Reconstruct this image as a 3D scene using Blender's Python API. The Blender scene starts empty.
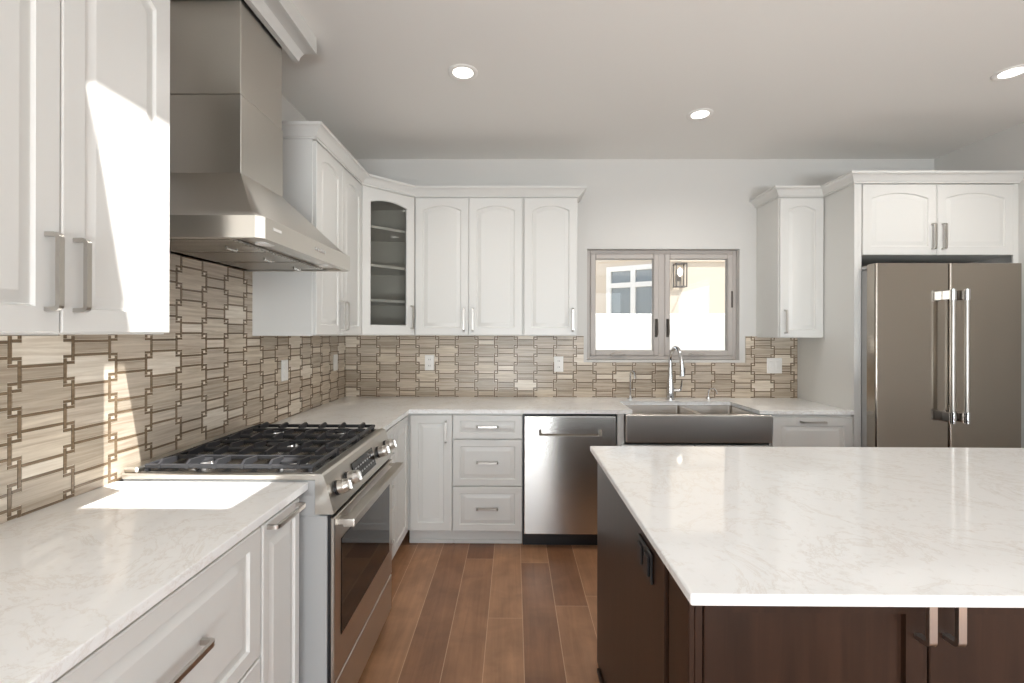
import bpy, bmesh, math, random
from mathutils import Vector, Matrix
random.seed(7)
C = bpy.context.scene.collection
SC = bpy.context.scene
PI = math.pi

# ------------------------------------------------------------------ camera
F_PX, PSI, RHO, CAM_H = 475.0, 0.008, 0.0025, 1.408
cam_d = bpy.data.cameras.new('camera')
cam = bpy.data.objects.new('camera', cam_d); C.objects.link(cam)
fw = Vector((-math.sin(PSI), math.cos(PSI), 0))
r0 = Vector((math.cos(PSI), math.sin(PSI), 0)); u0 = Vector((0, 0, 1))
rr = r0*math.cos(RHO) + u0*math.sin(RHO); uu = -r0*math.sin(RHO) + u0*math.cos(RHO)
m = Matrix((( rr.x, uu.x, -fw.x, 0), (rr.y, uu.y, -fw.y, 0), (rr.z, uu.z, -fw.z, CAM_H), (0, 0, 0, 1)))
cam.matrix_world = m
cam_d.sensor_width = 36; cam_d.lens = F_PX*36/1024
cam_d.shift_x = (512-510.2)/1024; cam_d.shift_y = -(341.5-333.9)/1024
cam_d.clip_start = 0.02; cam_d.clip_end = 200
SC.camera = cam

# ------------------------------------------------------------------ view, world, light
SC.view_settings.view_transform = 'Standard'
SC.view_settings.look = 'None'
SC.view_settings.gamma = 1; SC.view_settings.use_curve_mapping = False
SC.view_settings.exposure = -0.40
SC.cycles.max_bounces = 10; SC.cycles.diffuse_bounces = 6; SC.cycles.glossy_bounces = 5
SC.cycles.transparent_max_bounces = 10
SC.cycles.caustics_reflective = False; SC.cycles.caustics_refractive = False
SC.cycles.sample_clamp_indirect = 6.0

SUN_DIR = Vector((-0.45, 0.21, -1.0)).normalized()
world = bpy.data.worlds.new('sky'); SC.world = world; world.use_nodes = True
wn = world.node_tree; bg = wn.nodes['Background']
sky = wn.nodes.new('ShaderNodeTexSky'); sky.sky_type = 'NISHITA'; sky.sun_disc = False
sky.sun_elevation = math.radians(63); sky.sun_rotation = math.radians(115)
hs_ = wn.nodes.new('ShaderNodeHueSaturation'); hs_.inputs['Saturation'].default_value = 0.4
wn.links.new(sky.outputs[0], hs_.inputs['Color']); wn.links.new(hs_.outputs[0], bg.inputs[0]); bg.inputs[1].default_value = 0.38

def lamp(name, kind, loc, energy, col=(1, 1, 1), rot=None, **kw):
    d = bpy.data.lights.new(name, kind); d.energy = energy; d.color = col
    for k, v in kw.items(): setattr(d, k, v)
    o = bpy.data.objects.new(name, d); C.objects.link(o); o.location = loc
    if rot is not None: o.rotation_euler = rot
    return o
sun = lamp('sun', 'SUN', (3, -2, 8), 15.0, (1.0, 0.985, 0.96), angle=math.radians(0.6))
sun.rotation_euler = SUN_DIR.to_track_quat('-Z', 'Y').to_euler()
# daylight entering by the wide patio opening behind the camera and the opening in the right wall of the room behind
lamp('patio_daylight', 'AREA', (0.9, -3.85, 1.25), 45, (0.78, 0.89, 1.0), (PI/2, 0, 0), shape='RECTANGLE', size=3.3, size_y=2.4)
lamp('side_daylight', 'AREA', (3.55, -1.6, 1.35), 50, (0.80, 0.90, 1.0), (PI/2, 0, PI/2), shape='RECTANGLE', size=2.2, size_y=1.9)

lamp('left_fill_light', 'AREA', (-1.6, -1.8, 1.58), 75, (0.88, 0.94, 1.0), (PI/2, 0, -PI/2), shape='RECTANGLE', size=2.1, size_y=1.5)  # fill lamp added behind the camera to brighten surfaces that face left
# lamp added outside the patio opening to brighten the ceiling, imitating paving bounce
lamp('ceiling_bounce_fill', 'AREA', (0.9, -4.3, 0.3), 330, (0.86, 0.94, 1.0), (PI/2+1.05, 0, 0), shape='RECTANGLE', size=3.3, size_y=0.9)

# ------------------------------------------------------------------ materials
def srgb(r, g, b):
    f = lambda c: (c/255/12.92) if c/255 <= 0.04045 else ((c/255+0.055)/1.055)**2.4
    return (f(r), f(g), f(b), 1)
def mat(name, col, rough=0.5, metal=0.0, **kw):
    M = bpy.data.materials.new(name); M.use_nodes = True
    b = M.node_tree.nodes['Principled BSDF']
    b.inputs['Base Color'].default_value = col if len(col) == 4 else (*col, 1)
    b.inputs['Roughness'].default_value = rough; b.inputs['Metallic'].default_value = metal
    for k, v in kw.items(): b.inputs[k].default_value = v
    return M
def nd(M, t, **kw):
    n = M.node_tree.nodes.new(t)
    for k, v in kw.items(): setattr(n, k, v)
    return n
def lk(M, a, b): M.node_tree.links.new(a, b)
def bsdf(M): return M.node_tree.nodes['Principled BSDF']
def ramp(M, stops):
    r = nd(M, 'ShaderNodeValToRGB'); e = r.color_ramp.elements
    while len(e) < len(stops): e.new(0.5)
    for i, (p, c) in enumerate(stops): e[i].position = p; e[i].color = c
    return r
def coords(M, scale=(1, 1, 1), loc=(0, 0, 0)):
    t = nd(M, 'ShaderNodeTexCoord'); mp = nd(M, 'ShaderNodeMapping')
    mp.inputs['Scale'].default_value = scale; mp.inputs['Location'].default_value = loc
    lk(M, t.outputs['Object'], mp.inputs['Vector']); return mp.outputs[0]
def noise(M, vec, scale, detail=4, rough=0.55, dist=0.0):
    n = nd(M, 'ShaderNodeTexNoise'); n.inputs['Scale'].default_value = scale
    n.inputs['Detail'].default_value = detail; n.inputs['Roughness'].default_value = rough
    n.inputs['Distortion'].default_value = dist
    if vec: lk(M, vec, n.inputs['Vector'])
    return n
def bump(M, h, strength, dist=0.002):
    b = nd(M, 'ShaderNodeBump'); b.inputs['Strength'].default_value = strength; b.inputs['Distance'].default_value = dist
    lk(M, h, b.inputs['Height']); lk(M, b.outputs[0], bsdf(M).inputs['Normal'])

def painted(name, col, rough, b=0.03):
    M = mat(name, col, rough); n = noise(M, coords(M), 160, 2); bump(M, n.outputs['Fac'], b, 0.001); return M
M_wall = painted('wall_paint', srgb(210, 208, 204), 0.85, 0.08)
M_ceil = painted('ceiling_paint', srgb(232, 230, 226), 0.9, 0.08)
M_cab = painted('cabinet_paint', srgb(217, 216, 212), 0.32, 0.02)
M_cab_in = painted('cabinet_interior', srgb(222, 219, 212), 0.6, 0.02)
M_plastic = mat('white_plastic', srgb(238, 236, 232), 0.3)
M_black = mat('black_plastic', (0.012, 0.012, 0.013), 0.35)
M_dark = mat('dark_gap', (0.01, 0.01, 0.01), 0.8)
M_iron = mat('cast_iron', (0.035, 0.035, 0.038), 0.42)
M_nickel = mat('brushed_nickel', srgb(196, 192, 186), 0.28, 1.0)
M_chrome = mat('chrome', srgb(215, 215, 215), 0.12, 1.0)
M_grey = mat('grey_enamel', srgb(168, 168, 167), 0.4)

def steel(name, col, rough, axis, aniso=0.55):
    M = mat(name, col, rough, 1.0); b = bsdf(M)
    s = {'x': (1.5, 320, 320), 'y': (320, 1.5, 320), 'z': (320, 320, 1.5)}[axis]
    n = noise(M, coords(M, s), 1.0, 2)
    mr = nd(M, 'ShaderNodeMapRange'); mr.inputs[3].default_value = rough*0.97; mr.inputs[4].default_value = rough*1.03
    lk(M, n.outputs['Fac'], mr.inputs[0]); lk(M, mr.outputs[0], b.inputs['Roughness'])
    b.inputs['Anisotropic'].default_value = aniso; b.inputs['Anisotropic Rotation'].default_value = 0.25
    tg = nd(M, 'ShaderNodeTangent', direction_type='RADIAL', axis='Z'); lk(M, tg.outputs[0], b.inputs['Tangent'])
    return M
M_steel = steel('brushed_steel', srgb(206, 202, 196), 0.24, 'x', 0.85)
M_steel_y = steel('brushed_steel_side', srgb(206, 201, 193), 0.30, 'y', 0.5)
M_steel_f = steel('brushed_steel_fridge', srgb(172, 163, 152), 0.17, 'x', 0.5)
M_deck = steel('dark_steel', srgb(150, 148, 145), 0.22, 'y', 0.0)
M_sink = steel('sink_steel', srgb(214, 208, 201), 0.28, 'x', 0.5)

# quartz
M_quartz = mat('quartz', srgb(236, 233, 228), 0.07)
v = coords(M_quartz)
n1 = noise(M_quartz, v, 3.2, 9, 0.7, 0.9)
r1 = ramp(M_quartz, [(0.482, srgb(247, 247, 246)), (0.502, srgb(236, 233, 229)), (0.518, srgb(247, 247, 246))])
n2 = noise(M_quartz, v, 38, 5, 0.6, 0.4)
r2 = ramp(M_quartz, [(0.30, srgb(236, 234, 231)), (0.44, srgb(249, 249, 248))])
mx = nd(M_quartz, 'ShaderNodeMixRGB', blend_type='MULTIPLY'); mx.inputs[0].default_value = 0.7
lk(M_quartz, n1.outputs['Fac'], r1.inputs[0]); lk(M_quartz, n2.outputs['Fac'], r2.inputs[0])
lk(M_quartz, r1.outputs[0], mx.inputs[1]); lk(M_quartz, r2.outputs[0], mx.inputs[2])
lk(M_quartz, mx.outputs[0], bsdf(M_quartz).inputs['Base Color'])

# dark stained island wood
M_esp = mat('espresso_wood', srgb(58, 42, 32), 0.33, **{'Specular IOR Level': 0.3})
nv = noise(M_esp, coords(M_esp, (30, 30, 2.2)), 1.0, 5, 0.6, 0.6)
rv = ramp(M_esp, [(0.25, srgb(37, 23, 15)), (0.75, srgb(56, 36, 25))])
lk(M_esp, nv.outputs['Fac'], rv.inputs[0]); lk(M_esp, rv.outputs[0], bsdf(M_esp).inputs['Base Color'])

# stone mosaic
def stone(name, a, b, seed):
    M = mat(name, a, 0.28); v = coords(M, (3.5, 3.5, 75), (seed, seed*2.1, seed*0.7))
    n = noise(M, v, 1.0, 5, 0.65, 0.5); r = ramp(M, [(0.34, a), (0.66, b)])
    lk(M, n.outputs['Fac'], r.inputs[0]); lk(M, r.outputs[0], bsdf(M).inputs['Base Color']); return M
M_stones = [stone('stone_taupe', srgb(158, 143, 125), srgb(193, 180, 162), 1),
            stone('stone_sand', srgb(181, 165, 145), srgb(216, 203, 184), 4),
            stone('stone_cream', srgb(206, 192, 173), srgb(235, 225, 210), 9),
            stone('stone_mink', srgb(168, 152, 134), srgb(206, 192, 174), 13),
            stone('stone_grey', srgb(172, 158, 141), srgb(206, 193, 176), 17)]
M_strip = stone('stone_dark_strip', srgb(108, 90, 69), srgb(138, 118, 95), 21)
M_dot = mat('cream_dot', srgb(222, 214, 200), 0.3)
M_grout = mat('grout', srgb(222, 212, 196), 0.8)

# wood floor
M_floor = mat('wood_planks', srgb(140, 100, 72), 0.34)
M = M_floor
tc = nd(M, 'ShaderNodeTexCoord'); sp = nd(M, 'ShaderNodeSeparateXYZ'); lk(M, tc.outputs['Object'], sp.inputs[0])
def mth(M, op, a, b=None, c=None):
    n = nd(M, 'ShaderNodeMath', operation=op)
    for i, x in enumerate((a, b, c)):
        if x is None: continue
        if isinstance(x, (int, float)): n.inputs[i].default_value = x
        else: lk(M, x, n.inputs[i])
    return n.outputs[0]
u = mth(M, 'DIVIDE', mth(M, 'SUBTRACT', sp.outputs[0], 0.046), 0.171)
row = mth(M, 'FLOOR', u); fu = mth(M, 'FRACT', u)
wnz = nd(M, 'ShaderNodeTexWhiteNoise', noise_dimensions='1D'); lk(M, row, wnz.inputs['W'])
w_ = mth(M, 'DIVIDE', mth(M, 'ADD', sp.outputs[1], mth(M, 'MULTIPLY', wnz.outputs['Value'], 7.0)), 1.75)
col_ = mth(M, 'FLOOR', w_); fv = mth(M, 'FRACT', w_)
cb = nd(M, 'ShaderNodeCombineXYZ'); lk(M, row, cb.inputs[0]); lk(M, col_, cb.inputs[1])
wn2 = nd(M, 'ShaderNodeTexWhiteNoise', noise_dimensions='3D'); lk(M, cb.outputs[0], wn2.inputs['Vector'])
rp = ramp(M, [(0.0, srgb(134, 93, 66)), (0.5, srgb(158, 115, 84)), (1.0, srgb(186, 142, 108))])
lk(M, wn2.outputs['Value'], rp.inputs[0])
off = nd(M, 'ShaderNodeVectorMath', operation='MULTIPLY_ADD')
lk(M, wn2.outputs['Color'], off.inputs[0]); off.inputs[1].default_value = (30, 30, 0); lk(M, tc.outputs['Object'], off.inputs[2])
mp = nd(M, 'ShaderNodeMapping'); mp.inputs['Scale'].default_value = (26, 1.6, 1); lk(M, off.outputs[0], mp.inputs['Vector'])
g1 = noise(M, mp.outputs[0], 1.0, 6, 0.62, 0.9)
g2 = noise(M, off.outputs[0], 5.5, 3, 0.55, 0.5)
gr = ramp(M, [(0.25, (0.70, 0.66, 0.62, 1)), (0.75, (1.16, 1.15, 1.13, 1))]); lk(M, g1.outputs['Fac'], gr.inputs[0])
gr2 = ramp(M, [(0.3, (0.70, 0.68, 0.66, 1)), (0.7, (1.14, 1.14, 1.13, 1))]); lk(M, g2.outputs['Fac'], gr2.inputs[0])
x1 = nd(M, 'ShaderNodeMixRGB', blend_type='MULTIPLY'); x1.inputs[0].default_value = 0.75
x2 = nd(M, 'ShaderNodeMixRGB', blend_type='MULTIPLY'); x2.inputs[0].default_value = 0.8
lk(M, rp.outputs[0], x1.inputs[1]); lk(M, gr.outputs[0], x1.inputs[2]); lk(M, x1.outputs[0], x2.inputs[1]); lk(M, gr2.outputs[0], x2.inputs[2])
seam = mth(M, 'MAXIMUM', mth(M, 'LESS_THAN', mth(M, 'MINIMUM', fu, mth(M, 'SUBTRACT', 1.0, fu)), 0.010),
           mth(M, 'LESS_THAN', mth(M, 'MINIMUM', fv, mth(M, 'SUBTRACT', 1.0, fv)), 0.0009))
x3 = nd(M, 'ShaderNodeMixRGB'); lk(M, mth(M, 'MULTIPLY', seam, 0.55), x3.inputs[0]); lk(M, x2.outputs[0], x3.inputs[1])
x3.inputs[2].default_value = srgb(226, 190, 158); lk(M, x3.outputs[0], bsdf(M).inputs['Base Color'])  # light seam colour paints in the glint off the plank bevels
bump(M, g1.outputs['Fac'], 0.08, 0.002)

M_frame = mat('taupe_window_frame', srgb(182, 175, 169), 0.45)
M_stucco = painted('stucco', srgb(214, 200, 182), 0.9, 0.2)
M_gardenwall = painted('white_stucco', srgb(222, 220, 216), 0.9, 0.2)
M_whitetrim = mat('white_trim', srgb(240, 238, 234), 0.5)
M_darkglass = mat('reflective_glass', (0.22, 0.25, 0.27), 0.03, 0.0, **{'Specular IOR Level': 1.0})  # base colour lightened to paint a hazy sky reflection into the panes
M_ovenglass = mat('oven_glass', (0.008, 0.007, 0.006), 0.04, 0.0, **{'Specular IOR Level': 0.45})
M_concrete = painted('concrete', srgb(190, 184, 174), 0.9, 0.1)
M_lantern = mat('dark_bronze', srgb(92, 86, 80), 0.5, 0.6)

def thin_glass(name, tint, refl=1.0):
    M = bpy.data.materials.new(name); M.use_nodes = True; nt = M.node_tree
    nt.nodes.remove(nt.nodes['Principled BSDF']); out = nt.nodes['Material Output']
    tr = nd(M, 'ShaderNodeBsdfTransparent'); tr.inputs[0].default_value = tint
    gl = nd(M, 'ShaderNodeBsdfGlossy'); gl.inputs['Roughness'].default_value = 0.02
    fr = nd(M, 'ShaderNodeFresnel'); fr.inputs[0].default_value = 1.45
    mxs = nd(M, 'ShaderNodeMixShader'); lk(M, fr.outputs[0], mxs.inputs[0]); lk(M, tr.outputs[0], mxs.inputs[1]); lk(M, gl.outputs[0], mxs.inputs[2])
    lk(M, mxs.outputs[0], out.inputs[0]); return M
M_glass = thin_glass('window_glass', (0.97, 0.98, 0.98, 1))
M_cabglass = thin_glass('cabinet_glass', (0.86, 0.86, 0.84, 1))
def emit(name, col, s):
    M = mat(name, col, 0.5); b = bsdf(M); b.inputs['Emission Color'].default_value = col; b.inputs['Emission Strength'].default_value = s; return M
M_lamp = emit('lamp_glow', (1.0, 0.97, 0.92, 1), 6.0)
M_bulb = emit('bulb_glow', (1.0, 0.93, 0.82, 1), 5.0)

# ------------------------------------------------------------------ mesh helpers
class MB:
    def __init__(s): s.bm = bmesh.new(); s.mi = 0
    def _fin(s, fs):
        for f in fs: f.material_index = s.mi
    def box(s, x0, x1, y0, y1, z0, z1, bev=0.0, seg=1):
        vs = [s.bm.verts.new((x, y, z)) for x in (x0, x1) for y in (y0, y1) for z in (z0, z1)]
        idx = [(0, 1, 3, 2), (4, 6, 7, 5), (0, 4, 5, 1), (2, 3, 7, 6), (0, 2, 6, 4), (1, 5, 7, 3)]
        fs = [s.bm.faces.new([vs[i] for i in q]) for q in idx]; s._fin(fs)
        if bev > 0:
            es = list({e for f in fs for e in f.edges})
            r = bmesh.ops.bevel(s.bm, geom=es, offset=bev, segments=seg, profile=0.5, affect='EDGES'); s._fin(r['faces'])
        return s
    def prism(s, pts, axis, a0, a1, bev=0.0):
        # pts: 2D outline; axis: extrusion axis (the 2D pair keeps the order of the two other axes)
        def p3(p, a):
            return {'x': (a, p[0], p[1]), 'y': (p[0], a, p[1]), 'z': (p[0], p[1], a)}[axis]
        A = [s.bm.verts.new(p3(p, a0)) for p in pts]; B = [s.bm.verts.new(p3(p, a1)) for p in pts]
        n = len(pts); fs = [s.bm.faces.new(A[::-1]), s.bm.faces.new(B)]
        for i in range(n): fs.append(s.bm.faces.new((A[i], A[(i+1) % n], B[(i+1) % n], B[i])))
        s._fin(fs)
        if bev > 0:
            es = list({e for f in fs for e in f.edges})
            r = bmesh.ops.bevel(s.bm, geom=es, offset=bev, segments=2, profile=0.5, affect='EDGES'); s._fin(r['faces'])
        return s
    def rings(s, loops, cap0=True, cap1=True, closed=False):
        L = [[s.bm.verts.new(p) for p in lp] for lp in loops]; n = len(L[0]); fs = []
        pairs = list(zip(L, L[1:])) + ([(L[-1], L[0])] if closed else [])
        for a, b in pairs:
            for i in range(n):
                fs.append(s.bm.faces.new((a[i], a[(i+1) % n], b[(i+1) % n], b[i])))
        if not closed:
            if cap0: fs.append(s.bm.faces.new(L[0][::-1]))
            if cap1: fs.append(s.bm.faces.new(L[-1]))
        s._fin(fs); return s
    def cyl(s, p0, p1, r0, r1=None, seg=20, rings=None):
        p0 = Vector(p0); p1 = Vector(p1); r1 = r0 if r1 is None else r1
        prof = rings or [(0, r0), (1, r1)]
        d = (p1-p0).normalized(); a = d.orthogonal().normalized(); b = d.cross(a)
        return s.rings([[p0+(p1-p0)*t + (a*math.cos(2*PI*i/seg)+b*math.sin(2*PI*i/seg))*r for i in range(seg)] for t, r in prof])
    def tube(s, path, r, seg=12, rs=None):
        path = [Vector(p) for p in path]; loops = []; a = None
        for i, p in enumerate(path):
            d = ((path[i+1] if i+1 < len(path) else p) - (path[i-1] if i else p)).normalized()
            if a is None: a = d.orthogonal().normalized()
            a = (a - d*a.dot(d)).normalized(); b = d.cross(a); q = rs[i] if rs else r
            loops.append([p + (a*math.cos(2*PI*k/seg)+b*math.sin(2*PI*k/seg))*q for k in range(seg)])
        return s.rings(loops)
    def bar(s, path, w, t, side):
        # flat bar swept along a planar path; side: unit vector normal to the plane of the path
        path = [Vector(p) for p in path]; side = Vector(side); loops = []
        for i, p in enumerate(path):
            a = (p-path[i-1]).normalized() if i else (path[1]-p).normalized()
            b = (path[i+1]-p).normalized() if i+1 < len(path) else a
            nn = (side.cross(a)+side.cross(b)).normalized(); k = 1/max(0.4, nn.dot(side.cross(a)))
            o = nn*t/2*k; h = side*w/2
            loops.append([p-o-h, p+o-h, p+o+h, p-o+h])
        return s.rings(loops)
    def sweep(s, prof, path, z0):
        # prof: (outward, up) closed outline; path: 2D points, outward on the right of travel
        path = [Vector(p) for p in path]; loops = []
        for i, p in enumerate(path):
            a = (p-path[i-1]).normalized() if i else (path[1]-p).normalized()
            b = (path[i+1]-p).normalized() if i+1 < len(path) else a
            na = Vector((a.y, -a.x)); nb = Vector((b.y, -b.x)); nn = (na+nb).normalized(); k = 1/nn.dot(na)
            loops.append([(p.x+nn.x*q*k, p.y+nn.y*q*k, z0+h) for q, h in prof])
        return s.rings(loops)
    def build(s, name, mats, parent=None, org=(0, 0, 0), loc=(0, 0, 0), rot=(0, 0, 0), smooth=35):
        me = bpy.data.meshes.new(name)
        bmesh.ops.recalc_face_normals(s.bm, faces=s.bm.faces[:])
        if any(org): bmesh.ops.translate(s.bm, verts=s.bm.verts[:], vec=-Vector(org))
        s.bm.to_mesh(me); s.bm.free()
        for mm in (mats if isinstance(mats, (list, tuple)) else [mats]): me.materials.append(mm)
        for p in me.polygons: p.use_smooth = True
        me.set_sharp_from_angle(angle=math.radians(smooth))
        return link(name, me, parent, loc, rot)
def link(name, me, parent=None, loc=(0, 0, 0), rot=(0, 0, 0)):
    o = bpy.data.objects.new(name, me); C.objects.link(o)
    o.parent = parent; o.location = loc; o.rotation_euler = rot
    wm = o.modifiers.new('weighted_normals', 'WEIGHTED_NORMAL'); wm.weight = 100; wm.keep_sharp = True
    return o
def thing(name, label, cat, loc=(0, 0, 0), rz=0.0, group=None):
    o = bpy.data.objects.new(name, None); C.objects.link(o); o.location = loc; o.rotation_euler = (0, 0, rz)
    o.empty_display_size = 0.1
    return tag(o, label, cat, group)
def tag(o, label, cat, group=None):
    o['label'] = label; o['category'] = cat
    if group: o['group'] = group
    return o
def struct(o): o['kind'] = 'structure'; return o

# ------------------------------------------------------------------ setting
XL, XR, YB, YR, ZC = -1.33, 3.27, 3.725, -3.6, 2.777
WX0, WX1, WZ0, WZ1 = 0.572, 1.761, 1.207, 2.076          # kitchen window opening
struct(MB().box(XL-.3, XR+.5, YR-.4, YB+.15, -.12, 0).build('floor', M_floor))
b = MB(); SX0, SX1, SY0, SY1 = -.655, .178, .875, 1.34     # skylight shaft
for x0, x1, y0, y1 in ((XL-.14, SX0, YR-.14, YB+.14), (SX1, XR+.14, YR-.14, YB+.14), (SX0, SX1, YR-.14, SY0), (SX0, SX1, SY1, YB+.14)):
    b.box(x0, x1, y0, y1, ZC, ZC+.323)
struct(b.build('ceiling', M_ceil))
b = MB(); b.box(XL-.14, XL, -.7, YB+.14, 0, ZC).box(XL-.14, XL, YR-.14, -2.9, 0, ZC).box(XL-.14, XL, -2.9, -.7, 0, .8).box(XL-.14, XL, -2.9, -.7, 2.35, ZC)  # opening behind the camera added to let the left fill lamp in
struct(b.build('wall_left', M_wall))
b = MB()
b.box(XL, WX0, YB, YB+.14, 0, ZC).box(WX1, XR, YB, YB+.14, 0, ZC).box(WX0, WX1, YB, YB+.14, 0, WZ0).box(WX0, WX1, YB, YB+.14, WZ1, ZC)
struct(b.build('wall_back', M_wall))
b = MB()
b.box(XR, XR+.14, -.4, YB+.14, 0, ZC).box(XR, XR+.14, YR-.14, -2.8, 0, ZC).box(XR, XR+.14, -2.8, -.4, 0, .35).box(XR, XR+.14, -2.8, -.4, 2.35, ZC)
struct(b.build('wall_right', M_wall))
b = MB()
b.box(XL, -.8, YR-.14, YR, 0, ZC).box(2.6, XR, YR-.14, YR, 0, ZC).box(-.8, 2.6, YR-.14, YR, 2.45, ZC)
struct(b.build('wall_rear', M_wall))
b = MB()
for x in (-.8, .28, 1.41, 2.53): b.box(x, x+.07, YR-.09, YR-.03, 0, 2.45)
b.box(-.8, 2.6, YR-.09, YR-.03, 2.38, 2.45).box(-.8, 2.6, YR-.09, YR-.03, 0, .06)
struct(b.build('door_1', M_frame))

# window in the back wall
win = struct(thing('window_1', 'taupe framed two-pane casement window above the sink', 'window', (WX0, YB, WZ0)))
o_ = (WX0, YB, WZ0); wy0, wy1 = YB+.050, YB+.110
def frame_mb(x0, x1, z0, z1, y0, y1, w, bev=.004):
    b = MB(); b.box(x0, x0+w, y0, y1, z0, z1, bev).box(x1-w, x1, y0, y1, z0, z1, bev)
    b.box(x0+w, x1-w, y0, y1, z0, z0+w, bev).box(x0+w, x1-w, y0, y1, z1-w, z1, bev); return b
frame_mb(WX0+.001, WX1-.001, WZ0+.001, WZ1-.001, wy0, wy1, .032).box(1.144, 1.192, wy0, wy1, WZ0+.03, WZ1-.03).build('frame', M_frame, win, o_)
for x0, x1, hx in ((WX0+.031, 1.146, 1.124), (1.190, WX1-.031, 1.214)):
    sa = frame_mb(x0, x1, WZ0+.031, WZ1-.031, wy0-.012, wy1-.015, .043, .006).build('sash', M_frame, win, o_)
    MB().box(x0+.04, x1-.04, wy0+.018, wy0+.024, WZ0+.07, WZ1-.07).build('pane', M_glass, sa, o_)
    c = MB(); c.tube([(hx, wy0-.014, 1.40), (hx, wy0-.034, 1.405), (hx+.002, wy0-.036, 1.43), (hx+.002, wy0-.030, 1.525)], .0075, 8, [.009, .009, .008, .006])
    c.box(hx-.011, hx+.011, wy0-.016, wy0-.008, 1.385, 1.53, .003); c.build('latch', M_lantern, sa, o_)
    cx_ = (x0+x1)/2 + (-.06 if x0 < 1 else -.03)
    c = MB(); c.box(cx_-.05, cx_+.05, wy0-.03, wy0-.008, WZ0+.030, WZ0+.052, .006)
    c.tube([(cx_-.03, wy0-.03, WZ0+.045), (cx_-.028, wy0-.05, WZ0+.05), (cx_+.05, wy0-.05, WZ0+.048), (cx_+.07, wy0-.046, WZ0+.036)], .006, 8)
    c.build('crank', M_frame, sa, o_)
    ex = x0+.010 if x0 < 1 else x1-.010
    MB().box(ex-.006, ex+.006, wy0-.018, wy0-.008, 1.62, 1.75, .002).build('hinge', M_lantern if x0 > 1 else M_frame, sa, o_)

# ------------------------------------------------------------------ tiled backsplashes
def mosaic(name, label, frame, zone, holes=()):
    """frame(s, z, d) -> point: s along the wall, z up, d out of the wall. zone: list of (s0, s1, z0, z1)."""
    b = MB(); PW, PH = 0.154, 0.1330; s00, z00 = frame.phase
    def inside(s, z): return any(a <= s <= c and e <= z <= g for a, c, e, g in zone)
    def slab(a, c, e, g, d0, d1):
        v = [b.bm.verts.new(frame(*q)) for q in ((a, e, d0), (c, e, d0), (c, g, d0), (a, g, d0), (a, e, d1), (c, e, d1), (c, g, d1), (a, g, d1))]
        return [b.bm.faces.new([v[i] for i in q]) for q in ((4, 5, 6, 7), (0, 1, 5, 4), (1, 2, 6, 5), (2, 3, 7, 6), (3, 0, 4, 7))]
    def tile(a, c, e, g, mi, d1=.0075):
        for z_ in zone:
            a2, c2, e2, g2 = max(a, z_[0]), min(c, z_[1]), max(e, z_[2]), min(g, z_[3])
            if c2-a2 > .001 and g2-e2 > .001:
                for f in slab(a2, c2, e2, g2, .004, d1): f.material_index = mi
    for a, c, e, g in zone:
        for f in slab(a, c, e, g, 0.0, .0058): f.material_index = 0
    smin = min(q[0] for q in zone); smax = max(q[1] for q in zone); zmin = min(q[2] for q in zone); zmax = max(q[3] for q in zone)
    k0 = math.floor((smin-s00)/PW)-1; k1 = math.ceil((smax-s00)/PW)+1; t = .0028; G = .0012
    rnd = random.Random(11)
    pick = lambda: rnd.choice((1, 1, 2, 2, 3, 4, 4, 5))
    for k in range(k0, k1+1):
        xc = s00+k*PW; zz = z00 + (PH/2 if k % 2 else 0)
        n0 = math.floor((zmin-zz)/PH)-1; n1 = math.ceil((zmax-zz)/PH)+1
        for n in range(n0, n1+1):
            zc = zz+n*PH
            th, tv, G = .0042, .0045, .0018
            ix = .0645-tv-G; PB = PH/2
            tile(xc-ix, xc+ix, zc-.0207+th+G, zc+.0207-th-G, pick())
            for q in (-1, 1):
                tile(xc-ix, xc+ix, zc+q*.0207-th, zc+q*.0207+th, 6)
                tile(xc+q*.0645-tv, xc+q*.0645+tv, zc-.0372, zc+.0372, 6)
            zb = zc+PB; mi = pick(); hz = PB-.0207-th-G; xo = PW-.0645-tv-G
            tile(xc-ix, xc+ix, zb-hz, zb+hz, mi)
            for q in (-1, 1):
                lo, hi = sorted((xc+q*ix, xc+q*xo)); tile(lo, hi, zb-.0238+th+G, zb+.0238-th-G, mi)
            xa, xb = xc+.0645, xc+PW-.0645
            for w in (-1, 1):          # caps of the dark uprights and the small square between them
                tile(xa-tv, xb-tv-G, zb+w*.0238-th, zb+w*.0238+th, 6)
                tile(xa+tv+G, xb+tv, zb+w*.0427-th, zb+w*.0427+th, 6)
                tile(xa+tv+G, xb-tv-G, zb+w*.0333-.0043, zb+w*.0333+.0043, 3)
    o = b.build(name, [M_grout]+M_stones+[M_strip, M_dot], smooth=20)
    return o
class Fr:
    def __init__(s, fn, phase): s.fn = fn; s.phase = phase
    def __call__(s, *a): return s.fn(*a)
TZ0, TZ1 = .9145, 1.394
f_back = Fr(lambda s, z, d: (s, YB-d-.0005, z), (-.217, .942))
o = mosaic('backsplash', '', f_back, [(XL+.009, WX0-.027, TZ0, TZ1), (WX0-.027, WX1+.045, TZ0, WZ0-.02), (WX1+.045, 2.208, TZ0, TZ1)])
tag(o, 'taupe stone mosaic backsplash along the window wall behind the sink', 'backsplash', 'stone mosaic backsplashes')
f_left = Fr(lambda s, z, d: (XL+d+.0005, s, z), (1.479, .963))
o = mosaic('backsplash', '', f_left, [(.45, 1.374, TZ0, 1.40), (1.374, 2.393, TZ0, 1.735), (2.393, YB-.001, TZ0, TZ1)])
tag(o, 'beige stone mosaic backsplash rising behind the range and under the hood', 'backsplash', 'stone mosaic backsplashes')

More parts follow.
